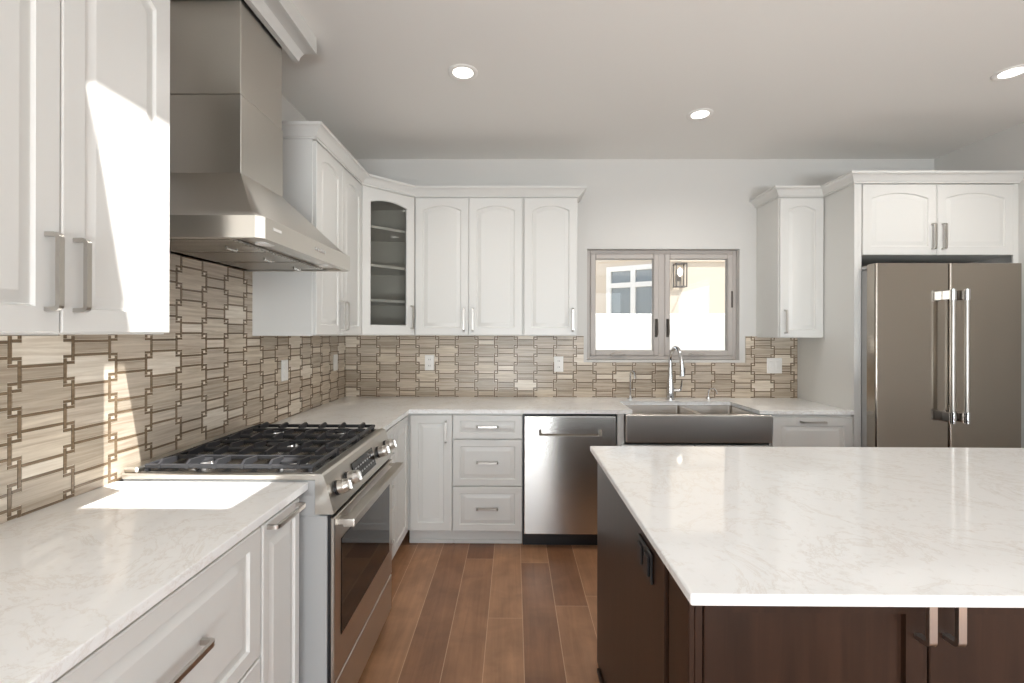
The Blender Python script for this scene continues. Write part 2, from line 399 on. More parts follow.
# ------------------------------------------------------------------ doors, handles, cabinets
NA = 14
def loop(w, h, s, sb, st, rise, y, p=2.0):
    pts = [(s, y, sb), (w-s, y, sb)]; hw = (w-2*s)/2
    for i in range(NA+1):
        q = 1-2*i/NA; pts.append((w/2+hw*q, y, h-st-rise*abs(q)**p))
    return pts
def door_mb(w, h, t=.02, style='raised', rise=0.0, stile=.055, rail=None):
    b = MB(); rail = rail or stile; st = rail
    L = lambda ins, d, r: loop(w, h, ins, ins, ins, 0.0, -d) if r is None else loop(w, h, stile+ins, rail+ins, st+ins, r, -d)
    if style == 'raised':
        b.rings([L(0, 0, None), L(0, t-.003, None), L(.003, t, None), L(0, t, rise), L(.004, t-.008, rise), L(.009, t-.0085, rise), L(.030, t-.002, rise), L(.034, t-.0015, rise)])
    elif style == 'shaker':
        b.rings([L(0, 0, None), L(0, t-.002, None), L(.002, t, None), L(0, t, 0), L(.001, t-.011, 0)])
    elif style == 'glass':
        b.rings([L(0, 0, None), L(0, t-.003, None), L(.003, t, None), L(0, t, rise), L(.006, t-.006, rise), L(.006, 0, rise)], closed=True)
    return b
HND = {}
def handle(parent, x, z, length, vertical, y=-.02, mt=None, wide=.012, out=.034):
    key = (length, wide, out, (mt or M_nickel).name)
    if key not in HND:
        b = MB(); L = length/2-.005; r = .009; pth = [(0, 0, -L)]
        for i in range(5): a = PI/2*i/4; pth.append((0, -out+.005+r-r*math.sin(a), -L+r-r*math.cos(a)))
        pth += [(p[0], p[1], -p[2]) for p in pth[::-1]]
        b.bar(pth, wide, .009, (1, 0, 0))
        o = b.build('handle', mt or M_nickel, parent); HND[key] = o.data
    else: o = link('handle', HND[key], parent)
    o.location = (x, y, z)
    if not vertical: o.rotation_euler = (0, PI/2, 0)
    return o
def add_door(root, x0, x1, z0, z1, hd=None, rise=.033, style='raised', stile=.055, m=None, name='door', rail=None, t=.02, hkw={}):
    d = door_mb(x1-x0, z1-z0, t, style, rise, stile, rail).build(name, m or M_cab, root, loc=(x0, 0, z0))
    if hd: handle(d, hd[1]-x0, hd[2]-z0, hd[3], hd[0] == 'v', -t, **hkw)
    return d
def body(root, w, dep, z0, z1, x0=0.0, toe=None, m=None):
    b = MB(); b.box(x0, w, 0.0, dep, z0, z1, .0015)
    o = b.build('body', m or M_cab, root)
    if toe is not None:
        MB().box(x0, w, toe, toe+.015, 0.0, z0).box(x0, w, toe-.010, toe, 0.0, .028, .004).build('toe_kick', m or M_cab, root)
    return o
WALL_G, BASE_G = 'white wall cabinets', 'white base cabinets'
ZU0, ZU1 = 1.395, 2.392
# --- uppers on the left wall (face +X)
def left_upper(y0, y1, z0, z1, label, split, hz, riseL=.036, hl=.17):
    w = y1-y0; r = thing('wall_cabinet', label, 'cabinet', (-1.02, y0, z0), PI/2, WALL_G)
    body(r, w, .308, 0, z1-z0)
    s = split-y0; dz = .012
    add_door(r, .004, s-.0015, .004, z1-z0-dz, ('v', s-.033, hz, hl), riseL)
    add_door(r, s+.0015, w-.004, .004, z1-z0-dz, ('v', s+.033, hz, hl), riseL)
    return r
nearU = left_upper(.708, 1.377, 1.404, 2.413, 'white two-door wall cabinet nearest the camera with sunlight on it', 1.041, .135)
b = MB()
CROWN = [(0, 0), (.008, 0), (.008, .010), (.014, .012), (.022, .024), (.036, .042), (.048, .050), (.055, .052), (.055, .066), (0, .066)]
b.sweep(CROWN, [(-1.33, .708), (-1.02, .708), (-1.02, 1.377), (-1.33, 1.377)], 2.4135); b.box(-1.33, -1.02, .708, 1.377, 2.4135, 2.43)
o = b.build('crown', M_cab, None, (-1.02, .708, 1.404)); o.rotation_euler = (0, 0, 0); o.parent = nearU
o.rotation_euler = (0, 0, -PI/2)
left_upper(2.39, 3.113, ZU0, ZU1, 'white two-door wall cabinet right of the steel hood', 2.752, .115)
# --- glass corner cabinet
cc = (-1.33, 3.725, ZU0)
r = thing('corner_cabinet', 'white diagonal corner wall cabinet with arched glass door', 'cabinet', cc, 0, WALL_G)
P5 = [(-1.33, 3.115), (-1.02, 3.115), (-.72, 3.42), (-.72, 3.725), (-1.33, 3.725)]
b = MB(); b.prism(P5, 'z', ZU0, ZU0+.019); b.prism(P5, 'z', ZU1-.02, ZU1)
for (p, q) in ((0, 1), (2, 3), (3, 4), (4, 0)):
    A = Vector(P5[p]); B_ = Vector(P5[q]); d = (B_-A).normalized(); nn = Vector((-d.y, d.x))*.016
    b.prism([A, B_, B_+nn, A+nn], 'z', ZU0+.019, ZU1-.02)
A = Vector(P5[1]); B_ = Vector(P5[2]); dd = (B_-A).normalized(); nn = Vector((-dd.y, dd.x)); DL = (B_-A).length
for a0, a1, z0, z1 in ((0, .03, ZU0+.019, ZU1-.02), (DL-.03, DL, ZU0+.019, ZU1-.02), (.03, DL-.03, ZU0+.019, ZU0+.035), (.03, DL-.03, ZU1-.05, ZU1-.02)):
    b.prism([A+dd*a0, A+dd*a1, A+dd*a1+nn*.018, A+dd*a0+nn*.018], 'z', z0, z1)
b.build('body', M_cab_in, r, cc)
ins = [(-1.312, 3.135), (-1.035, 3.135), (-.74, 3.43), (-.74, 3.707), (-1.312, 3.707)]
for z in (1.625, 1.862, 2.125):
    MB().prism(ins, 'z', z, z+.018).build('shelf', M_cab, r, cc)
dx0 = A + dd*.012 - Vector(cc[:2]); dw, dh = DL-.024, ZU1-ZU0-.016
ang = math.atan2(dd.y, dd.x)
d = door_mb(dw, dh, .02, 'glass', .024, .058, .062).build('door', M_cab, r, loc=(dx0.x, dx0.y, .004), rot=(0, 0, ang))
MB().prism([(p[0], p[2]) for p in loop(dw, dh, .052, .056, .056, .024, 0)], 'y', -.010, -.006).build('glass_pane', M_cabglass, d)
handle(d, dw-.028, .125, .17, True)
# --- uppers on the back wall
def back_upper(x0, x1, label, fronts, y=3.42, z0=ZU0, z1=ZU1):
    r = thing('wall_cabinet', label, 'cabinet', (x0, y, z0), 0, WALL_G)
    body(r, x1-x0, YB-.002-y, 0, z1-z0)
    for a, c, hx in fronts:
        add_door(r, a-x0, c-x0, .004, z1-z0-.010, ('v', hx-x0, .115, .17))
    return r
back_upper(-.718, .0635, 'white two-door wall cabinet beside the glass corner cabinet', [(-.707, -.3275, -.358), (-.3245, .057, -.294)])
back_upper(.0645, .455, 'white single-door wall cabinet left of the window', [(.072, .449, .419)])
back_upper(1.893, 2.208, 'white single-door wall cabinet right of the window', [(1.897, 2.204, 1.93)], z0=1.385)
# --- cabinet over the refrigerator with its tall end panel
r = thing('bridge_cabinet', 'white two-door cabinet over the steel refrigerator', 'cabinet', (2.232, 3.12, 1.93), 0, WALL_G)
body(r, XR-.001-2.232, YB-.002-3.12, 0, .46)
add_door(r, 2.262-2.232, 2.739-2.232, -.003, .455, ('v', 2.708-2.232, .115, .17), .035)
add_door(r, 2.743-2.232, 3.233-2.232, -.003, .455, ('v', 2.774-2.232, .115, .17), .035)
o = MB().box(2.21, 2.231, 3.105, YB-.002, 0, 2.39, .001).box(2.231, 2.257, 3.105, 3.119, 0, 2.39, .001).build('end_panel', M_cab)
tag(o, 'tall white panel beside the left edge of the refrigerator', 'panel', 'refrigerator surround panels')
o = MB().box(3.236, XR-.001, 3.105, 3.119, 0, 2.39, .001).build('filler_strip', M_cab)
tag(o, 'narrow white filler strip between the refrigerator and the right wall', 'panel', 'refrigerator surround panels')
# --- crown mouldings
b = MB(); b.sweep(CROWN, [(XL+.001, 2.388), (-1.008, 2.388), (-1.008, 3.119), (-.716, 3.408), (.457, 3.408), (.457, YB-.001)], ZU1-.004)
tag(b.build('crown_moulding', M_cab), 'white crown moulding over the corner run of wall cabinets', 'moulding')
b = MB(); b.sweep(CROWN, [(1.891, YB-.001), (1.891, 3.408), (2.208, 3.408), (2.208, 3.103), (XR-.001, 3.103)], ZU1-.002)
tag(b.build('crown_moulding', M_cab), 'white crown moulding stepping over the refrigerator cabinets', 'moulding')
b = MB(); b.sweep([(0, 0), (.024, 0), (.029, .018), (.046, .035), (.074, .039), (.092, .033), (.106, .035), (.106, ZC-.001-2.667), (0, ZC-.001-2.667)],
                  [(XL+.001, 1.776), (-1.024, 1.776), (-1.024, 2.195)], 2.667)
tag(b.build('crown_moulding', M_cab), 'short white moulding at the ceiling around the hood chimney', 'moulding')

# --- base cabinets, back wall
ZB1 = .888
def base_unit(name, label, loc, rz, w, dep, toe=.07, cat='cabinet'):
    r = thing(name, label, cat, loc, rz, BASE_G); body(r, w, dep, .113, ZB1, 0, toe); return r
YF = 3.125
r = base_unit('base_cabinet', 'white base cabinet with one tall narrow door left of the drawers', (-.700, YF, 0), 0, .298, YB-.002-YF)
add_door(r, .022, .296, .117, .875, ('v', .258, .768, .145), 0, stile=.052)
def drawers(r, w, splits, hl=.145, stile=.045, hw=None, rails=None, dz=.005):
    for i, (z0, z1) in enumerate(splits):
        add_door(r, .003, w-.004, z0, z1, ('h', (hw or w/2), (z0+z1)/2+dz, hl), 0, stile=stile, name='drawer', rail=(rails or {}).get(i, .042 if z1-z0 > .2 else .036))
r = base_unit('drawer_cabinet', 'white three-drawer base cabinet left of the dishwasher', (-.401, YF, 0), 0, .459, YB-.002-YF)
drawers(r, .459, [(.117, .406), (.414, .714), (.722, .875)])
r = base_unit('sink_cabinet', 'white base cabinet under the steel apron sink', (.680, YF, 0), 0, 1.0, YB-.002-YF)
for c in r.children:
    if c.name.startswith('body'):
        bpy.data.objects.remove(c, do_unlink=True); break
b = MB(); b.box(0, .018, 0, .59, .113, ZB1).box(.992, 1.0, 0, .59, .113, ZB1).box(.018, .982, 0, .59, .113, .131).box(.018, .982, .575, .59, .131, ZB1)
b.box(.018, .992, 0, .02, .62, .675).box(.018, .045, 0, .02, .131, .62).box(.018, .045, 0, .02, .675, ZB1).box(.96, .992, 0, .02, .131, .62)
b.build('body', M_cab, r)
add_door(r, .02, .498, .117, .685, ('v', .46, .60, .145), 0); add_door(r, .502, .98, .117, .685, ('v', .54, .60, .145), 0)
r = base_unit('base_cabinet', 'white base cabinet with a horizontal pull right of the apron sink', (1.681, YF, 0), 0, .527, YB-.002-YF)
add_door(r, .004, .524, .117, .870, ('h', .262, .842, .165), 0, stile=.055)
# --- base cabinets, left wall (faces +X)
XF = -.710; DEP = XF-XL-.002
r = base_unit('drawer_cabinet', 'white drawer base cabinet in the left foreground below the sunlit counter', (XF, .545, 0), PI/2, .752, DEP)
drawers(r, .752, [(.117, .522), (.530, .878)], .20, .054, .405, dz=.022)
r = base_unit('pull_out_cabinet', 'slim white pull-out base cabinet beside the left flank of the range', (XF, 1.299, 0), PI/2, .232, DEP)
add_door(r, .004, .228, .117, .878, ('h', .115, .865, .185), 0, stile=.03, rail=.05)
r = base_unit('drawer_cabinet', 'white drawer base cabinet partly hidden behind the range', (XF, 2.342, 0), PI/2, .40, DEP)
drawers(r, .40, [(.117, .406), (.414, .714), (.722, .875)])
r = base_unit('base_cabinet', 'white blind corner base cabinet meeting the window wall run', (XF, 2.743, 0), PI/2, YB-.002-2.743, DEP-.0)
add_door(r, .004, .355, .117, .875, None, 0, stile=.05)

# ------------------------------------------------------------------ worktops
CT0, CT1 = .8885, .914
o = MB().box(XL+.001, -.682, .50, 1.5745, CT0, CT1, .004, 2).build('countertop', M_quartz)
tag(o, 'white quartz countertop on the left between camera and range', 'countertop')
b = MB()
outl = [(XL+.001, 2.338), (-.682, 2.338), (-.682, 3.095), (.772, 3.095), (.772, 3.505), (1.595, 3.505), (1.595, 3.095), (2.207, 3.095), (2.207, YB-.001), (XL+.001, YB-.001)]
b.prism(outl, 'z', CT0, CT1, .003)
tag(b.build('countertop', M_quartz), 'white quartz countertop running round the corner below the window', 'countertop')

# ------------------------------------------------------------------ range hood
ho = (-1.33, 1.955, 1.715)
hood = thing('range_hood', 'stainless steel chimney hood above the gas range', 'range hood', ho)
hx0, hx1, hy0, hy1 = -1.321, -.808, 1.513, 2.355
def plan(i, z, ch=.022): return [(hx0, hy0+i, z), (hx1-i-ch, hy0+i, z), (hx1-i, hy0+i+ch, z), (hx1-i, hy1-i-ch, z), (hx1-i-ch, hy1-i, z), (hx0, hy1-i, z)]
cy0, cy1, cxf = 1.78, 2.105, -1.03
top = [(hx0, cy0, 2.012), (cxf-.002, cy0, 2.012), (cxf, cy0+.002, 2.012), (cxf, cy1-.002, 2.012), (cxf-.002, cy1, 2.012), (hx0, cy1, 2.012)]
b = MB(); b.rings([plan(.03, 1.735), plan(.03, 1.715), plan(.001, 1.715), plan(0, 1.718), plan(0, 1.786), plan(.004, 1.790), plan(.022, 1.798), top])
b.build('canopy', M_steel_y, hood, ho)
MB().box(hx0, cxf, cy0, cy1, 2.008, 2.308, .002).build('chimney', M_steel_y, hood, ho)
MB().box(hx0, cxf-.003, cy0+.003, cy1-.003, 2.3115, ZC-.0005, .002).build('chimney_extension', M_steel_y, hood, ho)
b = MB(); b.box(hx0+.01, hx1-.03, hy0+.03, hy1-.03, 1.727, 1.735); b.build('light_panel', M_steel_y, hood, ho)
for k in range(3):
    y0 = hy0+.04+k*.252; b = MB(); b.box(-1.30, -.93, y0, y0+.246, 1.718, 1.727, .002); b.mi = 1
    for i in range(9): b.box(-1.29, -.94, y0+.012+i*.0255, y0+.026+i*.0255, 1.7165, 1.7185)
    f_ = b.build('baffle_filter', [M_deck, M_steel_y], hood, ho)
    MB().bar([(-1.0, y0+.09, 1.712), (-1.0, y0+.09, 1.702), (-1.0, y0+.15, 1.702), (-1.0, y0+.15, 1.712)], .006, .006, (1, 0, 0)).build('filter_handle', M_chrome, f_, ho)
for y in (1.68, 2.23):
    MB().cyl((-.885, y, 1.728), (-.885, y, 1.722), .032).build('hood_lamp', M_plastic, hood, ho)
for i in range(5):
    y = 1.925+i*.022; MB().cyl((hx1, y, 1.752), (hx1+.004, y, 1.752), .007, seg=14).build('button', M_chrome, hood, ho)
MB().box(hx1, hx1+.002, 1.585, 1.64, 1.752, 1.762, .0005).build('badge', M_plastic, hood, ho)

# ------------------------------------------------------------------ gas range
ro = (-.97, 1.955, 0)
rg = thing('gas_range', 'stainless steel slide-in gas range with black grates', 'range', ro)
ry0, ry1 = 1.578, 2.334
MB().box(-1.305, -.622, ry0, ry1, .09, .800, .003).box(-1.305, -.648, ry0, ry1, .80, .918).build('body', M_grey, rg, ro)
MB().box(-.6215, -.612, ry0+.006, ry1-.006, .07, .80).build('door_gasket', M_black, rg, ro)
MB().box(-1.27, -.70, ry0+.02, ry1-.02, .0, .09).build('plinth', M_black, rg, ro)
b = MB(); b.box(-1.312, -.640, ry0-.002, ry1+.002, .918, .938, .003); b.box(-1.312, -1.262, ry0+.004, ry1-.004, .936, .956, .006)
b.build('cooktop', M_steel_y, rg, ro)
MB().box(-1.255, -.672, ry0+.014, ry1-.014, .9375, .9400, .001).build('burner_deck', M_deck, rg, ro)
b = MB(); b.prism([(-.648, .806), (-.600, .806), (-.598, .812), (-.632, .934), (-.640, .940), (-.660, .940), (-.660, .806)], 'y', ry0-.004, ry1+.004)
cp = b.build('control_panel', M_steel_y, rg, ro)
pn = Vector((.122, 0, .034)).normalized(); pu = Vector((-.034, 0, .122)).normalized(); pc = Vector((-.614, 0, .872))
b = MB(); q = [pc+pu*a+Vector((0, y, 0)) for a, y in ((-.038, 1.815), (-.038, 2.075), (.038, 2.075), (.038, 1.815))]
b.rings([[p-pn*.002 for p in q], [p+pn*.003 for p in q]]); b.build('display', M_ovenglass, cp, ro)
b = MB()
for i in range(2):
    for j in range(8):
        c0 = pc+pu*(-.016+.026*i)+Vector((0, 1.835+j*.029, 0))+pn*.0031
        b.rings([[c0+pu*a+Vector((0, y, 0)) for a, y in ((-.003, 0), (-.003, .016), (.003, .016), (.003, 0))], [c0+pn*.0004+pu*a+Vector((0, y, 0)) for a, y in ((-.003, 0), (-.003, .016), (.003, .016), (.003, 0))]])
b.build('touch_keys', M_grey, cp, ro)
for y in (1.645, 1.748, 2.140, 2.262):
    k0 = pc+Vector((0, y, 0))
    b = MB(); b.cyl(k0-pn*.001, k0+pn*.010, .0255); cl = b.build('knob_collar', M_black, rg, ro)
    b = MB(); b.cyl(k0+pn*.008, k0+pn*.048, .022, rings=[(0, .0245), (.55, .0245), (.62, .0225), (.93, .0215), (1, .019)], seg=28)
    s_ = Vector((0, 1, 0)); a_ = k0+pn*.048
    b.rings([[a_+s_*p+pu*q for p, q in ((-.004, -.016), (.004, -.016), (.004, .016), (-.004, .016))], [a_+pn*.007+s_*p+pu*q for p, q in ((-.003, -.014), (.003, -.014), (.003, .014), (-.003, .014))]])
    b.build('knob', M_nickel, cl, ro)
# oven door and storage drawer
b = MB(); wy = (ry0+.062, ry1-.062, .365, .700)
b.box(-.6115, -.597, ry0+.004, ry1-.004, .236, .792, .003)
od = b.build('oven_door', M_steel_y, rg, ro)
MB().box(-.5975, -.5945, wy[0], wy[1], wy[2], wy[3], .001).build('oven_window', M_ovenglass, od, ro)
b = MB(); b.box(-.578, -.536, ry0+.02, ry1-.02, .754, .782, .005, 2)
for y in (ry0+.03, ry1-.065): b.box(-.604, -.575, y, y+.035, .757, .779, .003)
b.build('handle', M_steel_y, od, ro)
MB().box(-.6115, -.598, ry0+.004, ry1-.004, .060, .228, .003).build('storage_drawer', M_steel_y, rg, ro)
# burners and grates
for bx, by, br in ((-.80, 1.70, .045), (-1.12, 1.70, .036), (-.96, 1.956, .052), (-.80, 2.21, .040), (-1.12, 2.21, .042)):
    bu = MB().cyl((bx, by, .9395), (bx, by, .952), br+.016, br+.008, 28).build('burner', M_chrome, rg, ro)
    MB().cyl((bx, by, .952), (bx, by, .960), br, rings=[(0, br), (.7, br), (1, br-.006)], seg=28).build('burner_cap', M_iron, bu, ro)
for k in range(3):
    y0 = ry0+.016+k*.2415; y1 = y0+.238; x0, x1 = -1.25, -.676; b = MB()
    for y in (y0, y1-.014): b.box(x0, x1, y+.002, y+.012, .950, .965, .003)
    for x in (x0, x1-.014): b.box(x+.002, x+.012, y0+.003, y1-.003, .950, .965, .003)
    ym = (y0+y1)/2; b.box(x0+.01, x1-.01, ym-.0045, ym+.0045, .953, .967, .002)
    for i in range(6):
        xx = x0+.052+i*.094
        for sg in (-1, 1):
            ya, yb = (y0, y0+.088) if sg < 0 else (y1, y1-.088)
            b.prism([(ya, .950), (yb, .956), (yb, .972), (ya+(yb-ya)*.2, .978), (ya, .966)], 'x', xx-.0045, xx+.0045)
    for x in (x0+.002, x1-.016):
        for y in (y0+.002, y1-.016): b.box(x, x+.012, y, y+.012, .9395, .950)
    b.build('grate', M_iron, rg, ro)

# ------------------------------------------------------------------ dishwasher
do = (.37, 3.10, 0)
dw_ = thing('dishwasher', 'stainless steel dishwasher with recessed pocket handle', 'dishwasher', do)
MB().box(.062, .676, 3.13, YB-.01, .09, .886).build('body', M_black, dw_, do)
MB().box(.062, .676, 3.175, 3.19, 0, .09).build('toe_kick', M_black, dw_, do)
b = MB(); X0, X1, Z0, Z1 = .068, .668, .100, .872; p0, p1, q0, q1 = .163, .575, .742, .790; yf, ybk = 3.100, 3.13
def rect(x0, x1, z0, z1, y, yz=0): return [(x0, y, z0), (x1, y, z0), (x1, y+yz, z1), (x0, y+yz, z1)]
b.rings([rect(X0, X1, Z0, Z1, ybk), rect(X0, X1, Z0, Z1, yf+.006), rect(X0+.002, X1-.002, Z0+.002, Z1-.002, yf+.002), rect(X0+.006, X1-.006, Z0+.006, Z1-.006, yf),
         rect(p0, p1, q0, q1, yf), rect(p0+.003, p1-.003, q0+.003, q1-.002, yf+.003), rect(p0+.02, p1-.02, q0+.012, q1-.003, yf+.022)])
dd_ = b.build('door', M_steel, dw_, do)
b = MB(); b.prism([(yf-.001, q1-.004), (yf-.001, q1+.001), (yf+.02, q1+.001), (yf+.02, q1-.004)], 'x', p0, p1); b.build('handle_lip', M_steel, dd_, do)

# ------------------------------------------------------------------ sink, taps
so = (1.20, 3.10, .705)
sk = thing('apron_sink', 'stainless steel double bowl apron front sink', 'sink', so)
b = MB(); b.box(.728, 1.672, 3.082, 3.112, .707, .886, .006, 3); b.build('apron', M_sink, sk, so)
def bowl(x0, x1):
    b = MB(); y0, y1 = 3.128, 3.500; zt, zb = .886, .690
    def rr_(i, z, r=.02):
        pts = []
        for cx, cy, a0 in ((x1-i-r, y1-i-r, 0), (x0+i+r, y1-i-r, PI/2), (x0+i+r, y0+i+r, PI), (x1-i-r, y0+i+r, 1.5*PI)):
            for k in range(5): a = a0+PI/2*k/4; pts.append((cx+r*math.cos(a), cy+r*math.sin(a), z))
        return pts
    b.rings([rr_(-.010, zt), rr_(0, zt), rr_(.004, zb+.02), rr_(.014, zb), rr_(.10, zb-.004)], cap0=False)
    b.cyl(((x0+x1)/2, 3.34, zb-.003), ((x0+x1)/2, 3.34, zb+.001), .045)
    return b
bowl(.782, 1.208).build('bowl', M_sink, sk, so); bowl(1.232, 1.588).build('bowl', M_sink, sk, so)
b = MB(); b.box(1.206, 1.234, 3.11, 3.505, .80, .8865, .004, 2).box(.732, 1.668, 3.110, 3.124, .72, .886, .002); b.build('divider', M_sink, sk, so)
fo = (1.185, 3.61, .914)
fa = thing('kitchen_faucet', 'chrome gooseneck pull-down faucet behind the sink', 'faucet', fo)
b = MB(); b.cyl((1.185, 3.61, .9142), (1.185, 3.61, 1.16), .027, rings=[(0, .034), (.03, .034), (.05, .030), (.25, .029), (.5, .024), (.75, .018), (1, .015)], seg=24)
b.build('base', M_chrome, fa, fo)
pth = [(1.185, 3.61, 1.15), (1.185, 3.61, 1.20)]; R_ = .095
for i in range(13): a = PI*i/12; pth.append((1.185+.018*i/12, 3.61-R_+R_*math.cos(a), 1.213+R_*math.sin(a)))
pth.append((1.205, 3.42, 1.19))
MB().tube(pth, .0145, 14).build('spout', M_chrome, fa, fo)
b = MB(); b.cyl((1.206, 3.42, 1.20), (1.207, 3.415, 1.105), .017, rings=[(0, .0145), (.15, .0165), (.7, .0175), (.95, .019), (1, .016)]); sp_ = b.build('spray_head', M_chrome, fa, fo)
MB().box(1.222, 1.226, 3.408, 3.424, 1.13, 1.17, .001).build('spray_button', M_black, sp_, fo)
MB().tube([(1.207, 3.61, .985), (1.25, 3.605, .985), (1.262, 3.60, .995), (1.268, 3.595, 1.06)], .008, 10, [.012, .011, .009, .006]).build('lever', M_chrome, fa, fo)
def tap(name, label, cat, x, h, reach, r, tip):
    o_ = (x, 3.62, .914); t = thing(name, label, cat, o_)
    b = MB(); b.cyl((x, 3.62, .9142), (x, 3.62, .945), .02, rings=[(0, .021), (.3, .021), (.6, .014), (1, r)]); b.build('base', M_chrome, t, o_)
    p = [(x, 3.62, .94), (x, 3.62, .914+h-.03)]
    for i in range(1, 8): a = PI*i/8; p.append((x+(reach[0]/2)*(1-math.cos(a)), 3.62+(reach[1]/2)*(1-math.cos(a)), .914+h-.03+.03*math.sin(a)))
    p.append((x+reach[0], 3.62+reach[1], .914+h-.03-tip)); MB().tube(p, r, 10).build('spout', M_chrome, t, o_)
    return t
t = tap('drinking_water_tap', 'slim chrome drinking water tap left of the faucet', 'tap', .885, .215, (.012, -.09), .006, .02)
MB().tube([(.887, 3.62, .99), (.905, 3.615, .99), (.915, 3.61, 1.0)], .004, 8).build('lever', M_chrome, t, (.885, 3.62, .914))
tap('soap_dispenser', 'short chrome soap dispenser right of the faucet', 'dispenser', 1.478, .085, (.05, -.03), .006, .012)

# ------------------------------------------------------------------ refrigerator
ro2 = (2.69, 3.3, 0)
fr = thing('refrigerator', 'stainless steel french door refrigerator at the right', 'refrigerator', ro2)
MB().box(2.262, 3.13, 3.045, 3.70, .03, 1.825, .004).build('body', M_grey, fr, ro2)
MB().box(2.28, 3.11, 3.02, 3.05, 0, .06).build('kick_grille', M_black, fr, ro2)
def fdoor(x0, x1, z0, z1, name):
    b = MB(); yf, yb = 2.962, 3.036; r = .012; pts = [(x0, yb), (x0, yf+r)]
    for i in range(1, 5): a = PI/2*i/4; pts.append((x0+r-r*math.cos(a), yf+r-r*math.sin(a)))
    q = [(x0+x1-p[0], p[1]) for p in pts[::-1]]
    b.prism(pts+q, 'z', z0, z1); return b.build(name, M_steel_f, fr, ro2)
dl = fdoor(2.242, 2.694, .70, 1.853, 'door'); dr = fdoor(2.699, 3.145, .70, 1.853, 'door'); fz = fdoor(2.242, 3.145, .065, .69, 'freezer_drawer')
def bar_handle(par, x, z0, z1):
    b = MB(); yc = 2.962-.062; b.cyl((x, yc, z0+.01), (x, yc, z1-.01), .0125, seg=20); h = b.build('handle', M_nickel, par, ro2)
    for z in (z0+.03, z1-.03):
        b = MB(); b.cyl((x, yc, z-.034), (x, yc, z+.034), .0155, seg=20); b.box(x-.011, x+.011, yc, 2.963, z-.030, z+.030, .004); b.build('handle_bracket', M_chrome, h, ro2)
bar_handle(dl, 2.660, .875, 1.683); bar_handle(dr, 2.745, .875, 1.683)
b = MB(); yc = 2.9; b.cyl((2.33, yc, .60), (3.06, yc, .60), .0125); b.box(2.35, 2.39, yc, 2.963, .585, .615, .003).box(3.0, 3.04, yc, 2.963, .585, .615, .003); b.build('handle', M_nickel, fz, ro2)
for x in (2.275, 3.112): MB().box(x-.025, x+.025, 2.985, 3.10, 1.8255, 1.848, .004).build('hinge_cover', M_grey, fr, ro2)

# ------------------------------------------------------------------ island
IX0, IX1, IY0, IY1 = .337, 2.50, .905, 2.105
o = MB().box(IX0, IX1, IY0, IY1, .8905, .914, .005, 3).build('countertop', M_quartz)
tag(o, 'white quartz island countertop in the right foreground', 'countertop')
io = (1.4, 1.5, 0)
isl = thing('kitchen_island', 'dark stained wooden island cabinet under the right foreground countertop', 'island', io)
MB().box(.380, 2.46, 1.012, 2.04, .0, .8895, .002).build('body', M_esp, isl, io)
MB().box(.360, .379, 1.135, 2.045, 0, .8895, .002).build('side_panel', M_esp, isl, io)
MB().box(.366, .379, .994, 1.122, 0, .8895, .002).box(.379, .395, .994, 1.011, 0, .8895, .001).build('corner_stile', M_esp, isl, io)
MB().box(.348, .359, 1.135, 1.98, 0, .02, .003).build('shoe_strip', M_esp, isl, io)
def idoor(x0, x1, hx):
    d = door_mb(x1-x0, .76, .02, 'shaker', 0, .045).build('door', M_esp, isl, loc=(x0-io[0], 1.011-io[1], .115))
    handle(d, hx-x0, .715, .10, True, -.02, None, .016, .038)
idoor(.397, .859, .838+.0); idoor(.863, 1.325, 896/1000); idoor(1.345, 1.86, 1.835); idoor(1.864, 2.44, 1.89)
oo = (.36, 1.29, .80)
t = thing('island_outlet', 'black power outlet on the dark island side', 'outlet', oo)
MB().box(.353, .3595, 1.225, 1.355, .762, .842, .002).build('plate', M_black, t, oo)
for y in (1.258, 1.322): MB().box(.348, .3535, y-.022, y+.022, .776, .828, .003).build('socket', M_black, t, oo)

# ------------------------------------------------------------------ outlets and switch
def plate_left(y, z, label):
    o_ = (XL+.008, y, z); t = thing('wall_outlet', label, 'outlet', o_, 0, 'white wall outlets')
    MB().box(XL+.009, XL+.015, y-.038, y+.038, z-.060, z+.060, .002).build('plate', M_plastic, t, o_)
    for s in (-1, 1): MB().cyl((XL+.0145, y, z+s*.024), (XL+.0170, y, z+s*.024), .017, seg=16).build('socket', M_plastic, t, o_)
plate_left(2.72, 1.195, 'white outlet on the left backsplash just beyond the range')
plate_left(3.50, 1.193, 'white outlet on the left backsplash near the room corner')
def plate_back(x, z, label, w=.036, switch=False):
    o_ = (x, YB-.008, z); t = thing('light_switch' if switch else 'wall_outlet', label, 'switch' if switch else 'outlet', o_, 0, None if switch else 'white wall outlets')
    MB().box(x-w, x+w, YB-.0155, YB-.0085, z-.060, z+.060, .002).build('plate', M_plastic, t, o_)
    if switch:
        for s in (-1, 1): MB().box(x+s*.024-.016, x+s*.024+.016, YB-.019, YB-.015, z-.033, z+.033, .001).build('rocker', M_plastic, t, o_)
    else:
        for s in (-1, 1):
            k = MB().cyl((x, YB-.0150, z+s*.024), (x, YB-.0175, z+s*.024), .017, seg=16).build('socket', M_plastic, t, o_)
            b = MB()
            for dx in (-.006, .006): b.box(x+dx-.0012, x+dx+.0012, YB-.0180, YB-.0172, z+s*.024-.005, z+s*.024+.006)
            b.build('slots', M_black, k, o_)
plate_back(-.661, 1.182, 'white outlet on the back tiles under the two-door cabinet')
plate_back(.350, 1.173, 'white outlet on the back tiles left of the window')
plate_back(2.027, 1.166, 'white double switch on the tiles right of the window', .058, True)

